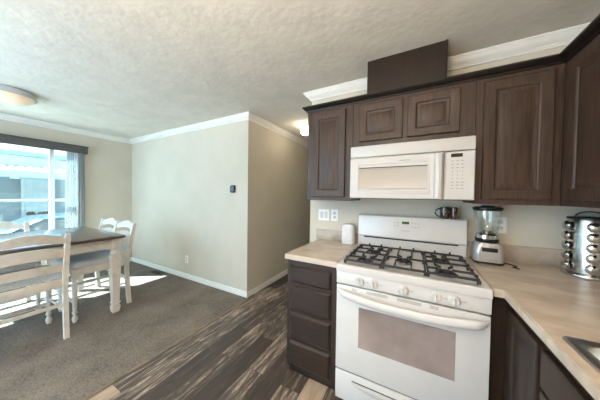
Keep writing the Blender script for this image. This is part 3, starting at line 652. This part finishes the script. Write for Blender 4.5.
# spice carousel
cx, cy, z0 = .880, 1.835, .9145
sr = thing('spice_carousel', 'tall steel revolving spice rack in the worktop corner', 'spice rack', (cx, cy, z0))
obj('base', lathe(BM(), [(.090, z0), (.102, z0+.003), (.104, z0+.010), (.102, z0+.016), (.085, z0+.020)], (cx, cy, 0), 'z', 40), CHROME, sr)
obj('drum', lathe(BM(), [(.080, z0+.0205), (.084, z0+.026), (.084, z0+.318), (.082, z0+.324)], (cx, cy, 0), 'z', 48), STEEL, sr)
obj('cap', lathe(BM(), [(.082, z0+.3245), (.087, z0+.327), (.087, z0+.333), (.08, z0+.337), (.01, z0+.338)], (cx, cy, 0), 'z', 40), BLACK, sr)
da = math.radians(-20)
b = BM(); pts = []
for k in range(13):
    a = math.pi*k/12; pts.append((cx+.055*math.cos(a)*math.cos(da), cy+.055*math.cos(a)*math.sin(da), z0+.334+.034*math.sin(a)))
tube(b, pts, .0035, 8); obj('handle', b, BLACK, sr)
proto = None
rows = ['bottom row', 'second row from the bottom', 'middle row', 'second row from the top', 'top row']
cols = [(-155, 'leftmost column'), (-108, 'column facing the stove'), (-62, 'column beside the frame edge'), (160, 'hidden left side column')]
view = math.degrees(math.atan2(-cy, -cx))
colnames = {-58: 'left edge column', 8: 'front column', 52: 'right hand column'}
for da_, cn in colnames.items():
    a = math.radians(view+da_)
    for r, rn in enumerate(rows):
        zc = z0+.058+.057*r; lab = 'spice jar in the %s, %s of the carousel' % (cn, rn)
        if proto is None:
            proto = thing('spice_jar', lab, 'spice jar', (0, 0, 0), 'jars in the spice carousel')
            obj('jar', lathe(BM(), [(.020, -.002), (.0225, 0), (.0225, .007), (.021, .008)], (0, 0, 0), 'x', 18), SPG, proto)
            obj('spice', lathe(BM(), [(.016, -.001), (.018, 0), (.018, .006), (.004, .0065)], (0, 0, 0), 'x', 14), SPICE, proto)
            obj('lid', lathe(BM(), [(.022, .0082), (.0265, .0095), (.0265, .012), (.021, .018), (.010, .0225), (.002, .023)], (0, 0, 0), 'x', 20), CHROME, proto)
            o = proto
        else:
            o = dup(proto, (0,0,0), 0, lab, 'jars in the spice carousel')
        o.location = (cx+.0875*math.cos(a), cy+.0875*math.sin(a), zc); o.rotation_euler = (0, 0, a)

# ------------------------------------------------------------------ dining table
TX0, TX1, TY0, TY1 = -4.08, -2.885, -.75, 1.18
tb = thing('dining_table', 'counter height dining table with dark top and white turned legs', 'table', (-3.47, .2, .004))
b = BM(); loft(b, [rrect(TX0+i, TX1-i, TY0+i, TY1-i, .02, z) for i, z in ((.010, 0.8420), (.002, 0.8450), (0, 0.8510), (0, 0.8650), (.003, 0.8720), (.010, 0.8750))]); obj('tabletop', b, TTOP, tb)
b = BM(); ins = .055
box(b, TX1-ins-.025, TX1-ins, TY0+.12, TY1-.12, 0.7360, 0.8410, .003); box(b, TX0+ins, TX0+ins+.025, TY0+.12, TY1-.12, 0.7360, 0.8410, .003)
box(b, TX0+.12, TX1-.12, TY1-ins-.025, TY1-ins, 0.7360, 0.8410, .003); box(b, TX0+.12, TX1-.12, TY0+ins, TY0+ins+.025, 0.7360, 0.8410, .003); obj('apron', b, CHW, tb)
def sqring(cx, cy, h, z): return [(cx-h, cy-h, z), (cx+h, cy-h, z), (cx+h, cy+h, z), (cx-h, cy+h, z)]
for lx, ly in ((TX1-.078, TY1-.078), (TX0+.070, TY1-.078), (TX1-.078, TY0+.078), (TX0+.070, TY0+.078)):
    b = BM(); box(b, lx-.043, lx+.043, ly-.043, ly+.043, 0.7160, 0.8415, .004)
    lathe(b, [(.034, .717), (.043, .695), (.046, .675), (.040, .660), (.030, .652)], (lx, ly, 0), 'z', 20)
    loft(b, [sqring(lx, ly, h, z) for h, z in ((.036, .655), (.045, .640), (.045, .62), (.041, .55), (.030, .14), (.030, .125))])
    loft(b, [sqring(lx, ly, h, z) for h, z in ((.033, .125), (.036, .118), (.036, .108), (.030, .100), (.027, .092), (.034, .080), (.036, .05), (.027, .0045))])
    lg = obj('leg', b, CHW, tb)
    b = BM(); lathe(b, [(.026, 0), (.026, .003), (.018, .005), (.010, .003), (.006, .006), (.001, .006)], (lx, ly+.043, 0.7790), 'y', 20); lathe(b, [(.026, 0), (.026, .003), (.018, .005), (.010, .003), (.006, .006), (.001, .006)], (lx+.043, ly, 0.7790), 'x', 20)
    obj('rosette', b, CHW, lg)

# ------------------------------------------------------------------ dining chairs (built facing -y; back at y=0)
def make_chair(label):
    t = thing('dining_chair', label, 'chair', (0, 0, 0), 'white ladder-back chairs round the dining table')
    W = .215
    def by_(z):  # the rear post line: splayed foot, upright, leaning back
        return (.025*(1-z/.45)**1.5 if z < .45 else .0) + (.088*((z-.5)/.5)**1.3 if z > .5 else 0)
    for s_ in (-1, 1):
        b = BM(); rings = []
        for z in [.005, .15, .3, .45, .55, .65, .75, .85, .93, .965, .975]:
            y = by_(z); hx = .017 if z < .96 else .014; hy = .020 if z < .9 else .016; xx = s_*W
            rings.append([(xx-hx, y-hy, z), (xx+hx, y-hy, z), (xx+hx, y+hy, z), (xx-hx, y+hy, z)])
        loft(b, rings); obj('rear_leg', b, CHW, t, smooth=25)
        b = BM(); fx, fy = s_*.205, -.445
        box(b, fx-.022, fx+.022, fy-.022, fy+.022, .465, .555, .003)
        lathe(b, [(.014, .470), (.022, .455), (.024, .44), (.018, .425), (.016, .415), (.023, .395), (.022, .36), (.017, .14), (.016, .12), (.021, .110), (.021, .098), (.014, .088), (.013, .078), (.022, .055), (.023, .035), (.015, .005)], (fx, fy, 0), 'z', 16)
        obj('front_leg', b, CHW, t)
        b = BM(); box(b, s_*.207-.010, s_*.207+.010, -.425, -.018, .480, .555, .002); obj('side_apron', b, CHW, t)
        b = BM(); tube(b, [(s_*.207, -.43, .26), (s_*.21, .0, .26)], .010, 8); obj('stretcher', b, CHW, t)
    b = BM(); box(b, -.19, .19, -.455, -.435, .480, .555, .002); obj('front_apron', b, CHW, t)
    b = BM(); box(b, -.198, .198, -.012, .010, .480, .555, .002); obj('rear_apron', b, CHW, t)
    b = BM(); box(b, -.198, .198, -.007, .011, .305, .335, .003); obj('rear_stretcher', b, CHW, t)
    b = BM(); box(b, -.185, .185, -.452, -.436, .19, .22, .003); obj('front_stretcher', b, CHW, t)
    b = BM(); loft(b, [rrect(-.225+i, .225-i, -.475+i, -.022-i*.2, .03, z, 5) for i, z in ((.006, .556), (0, .562), (0, .572), (.008, .594), (.03, .610), (.07, .617))]); obj('seat_cushion', b, CUSH, t)
    def slat(z0, z1, arch, name):
        b = BM(); rings = []
        for i in range(17):
            x = -.200+.400*i/16; q = 1-(x/.2)**2; bow = .018*q
            za, zb = z0+arch[0]*q, z1+arch[1]*q
            rings.append([(x, by_(za)+bow-.008, za), (x, by_(zb)+bow-.008, zb), (x, by_(zb)+bow+.008, zb), (x, by_(za)+bow+.008, za)])
        loft(b, rings); obj(name, b, CHW, t)
    slat(.884, .938, (.026, .056), 'crest_rail'); slat(.755, .835, (.012, .028), 'slat'); slat(.630, .695, (.004, .014), 'slat')
    return t
a = make_chair('white ladder-back chair at the table end, nearest the thermostat wall outlet')
a.location = (-3.265, 1.248, .004)
dup(a, (-3.735, 1.255, .004), 0, 'white ladder-back chair at the table end, on the window side')
dup(a, (-2.815, .462, .004), -math.pi/2, 'white ladder-back chair with its back to the kitchen, nearest the camera')
dup(a, (-4.14, .475, .004), math.pi/2, 'white ladder-back chair across the table with its back to the window')
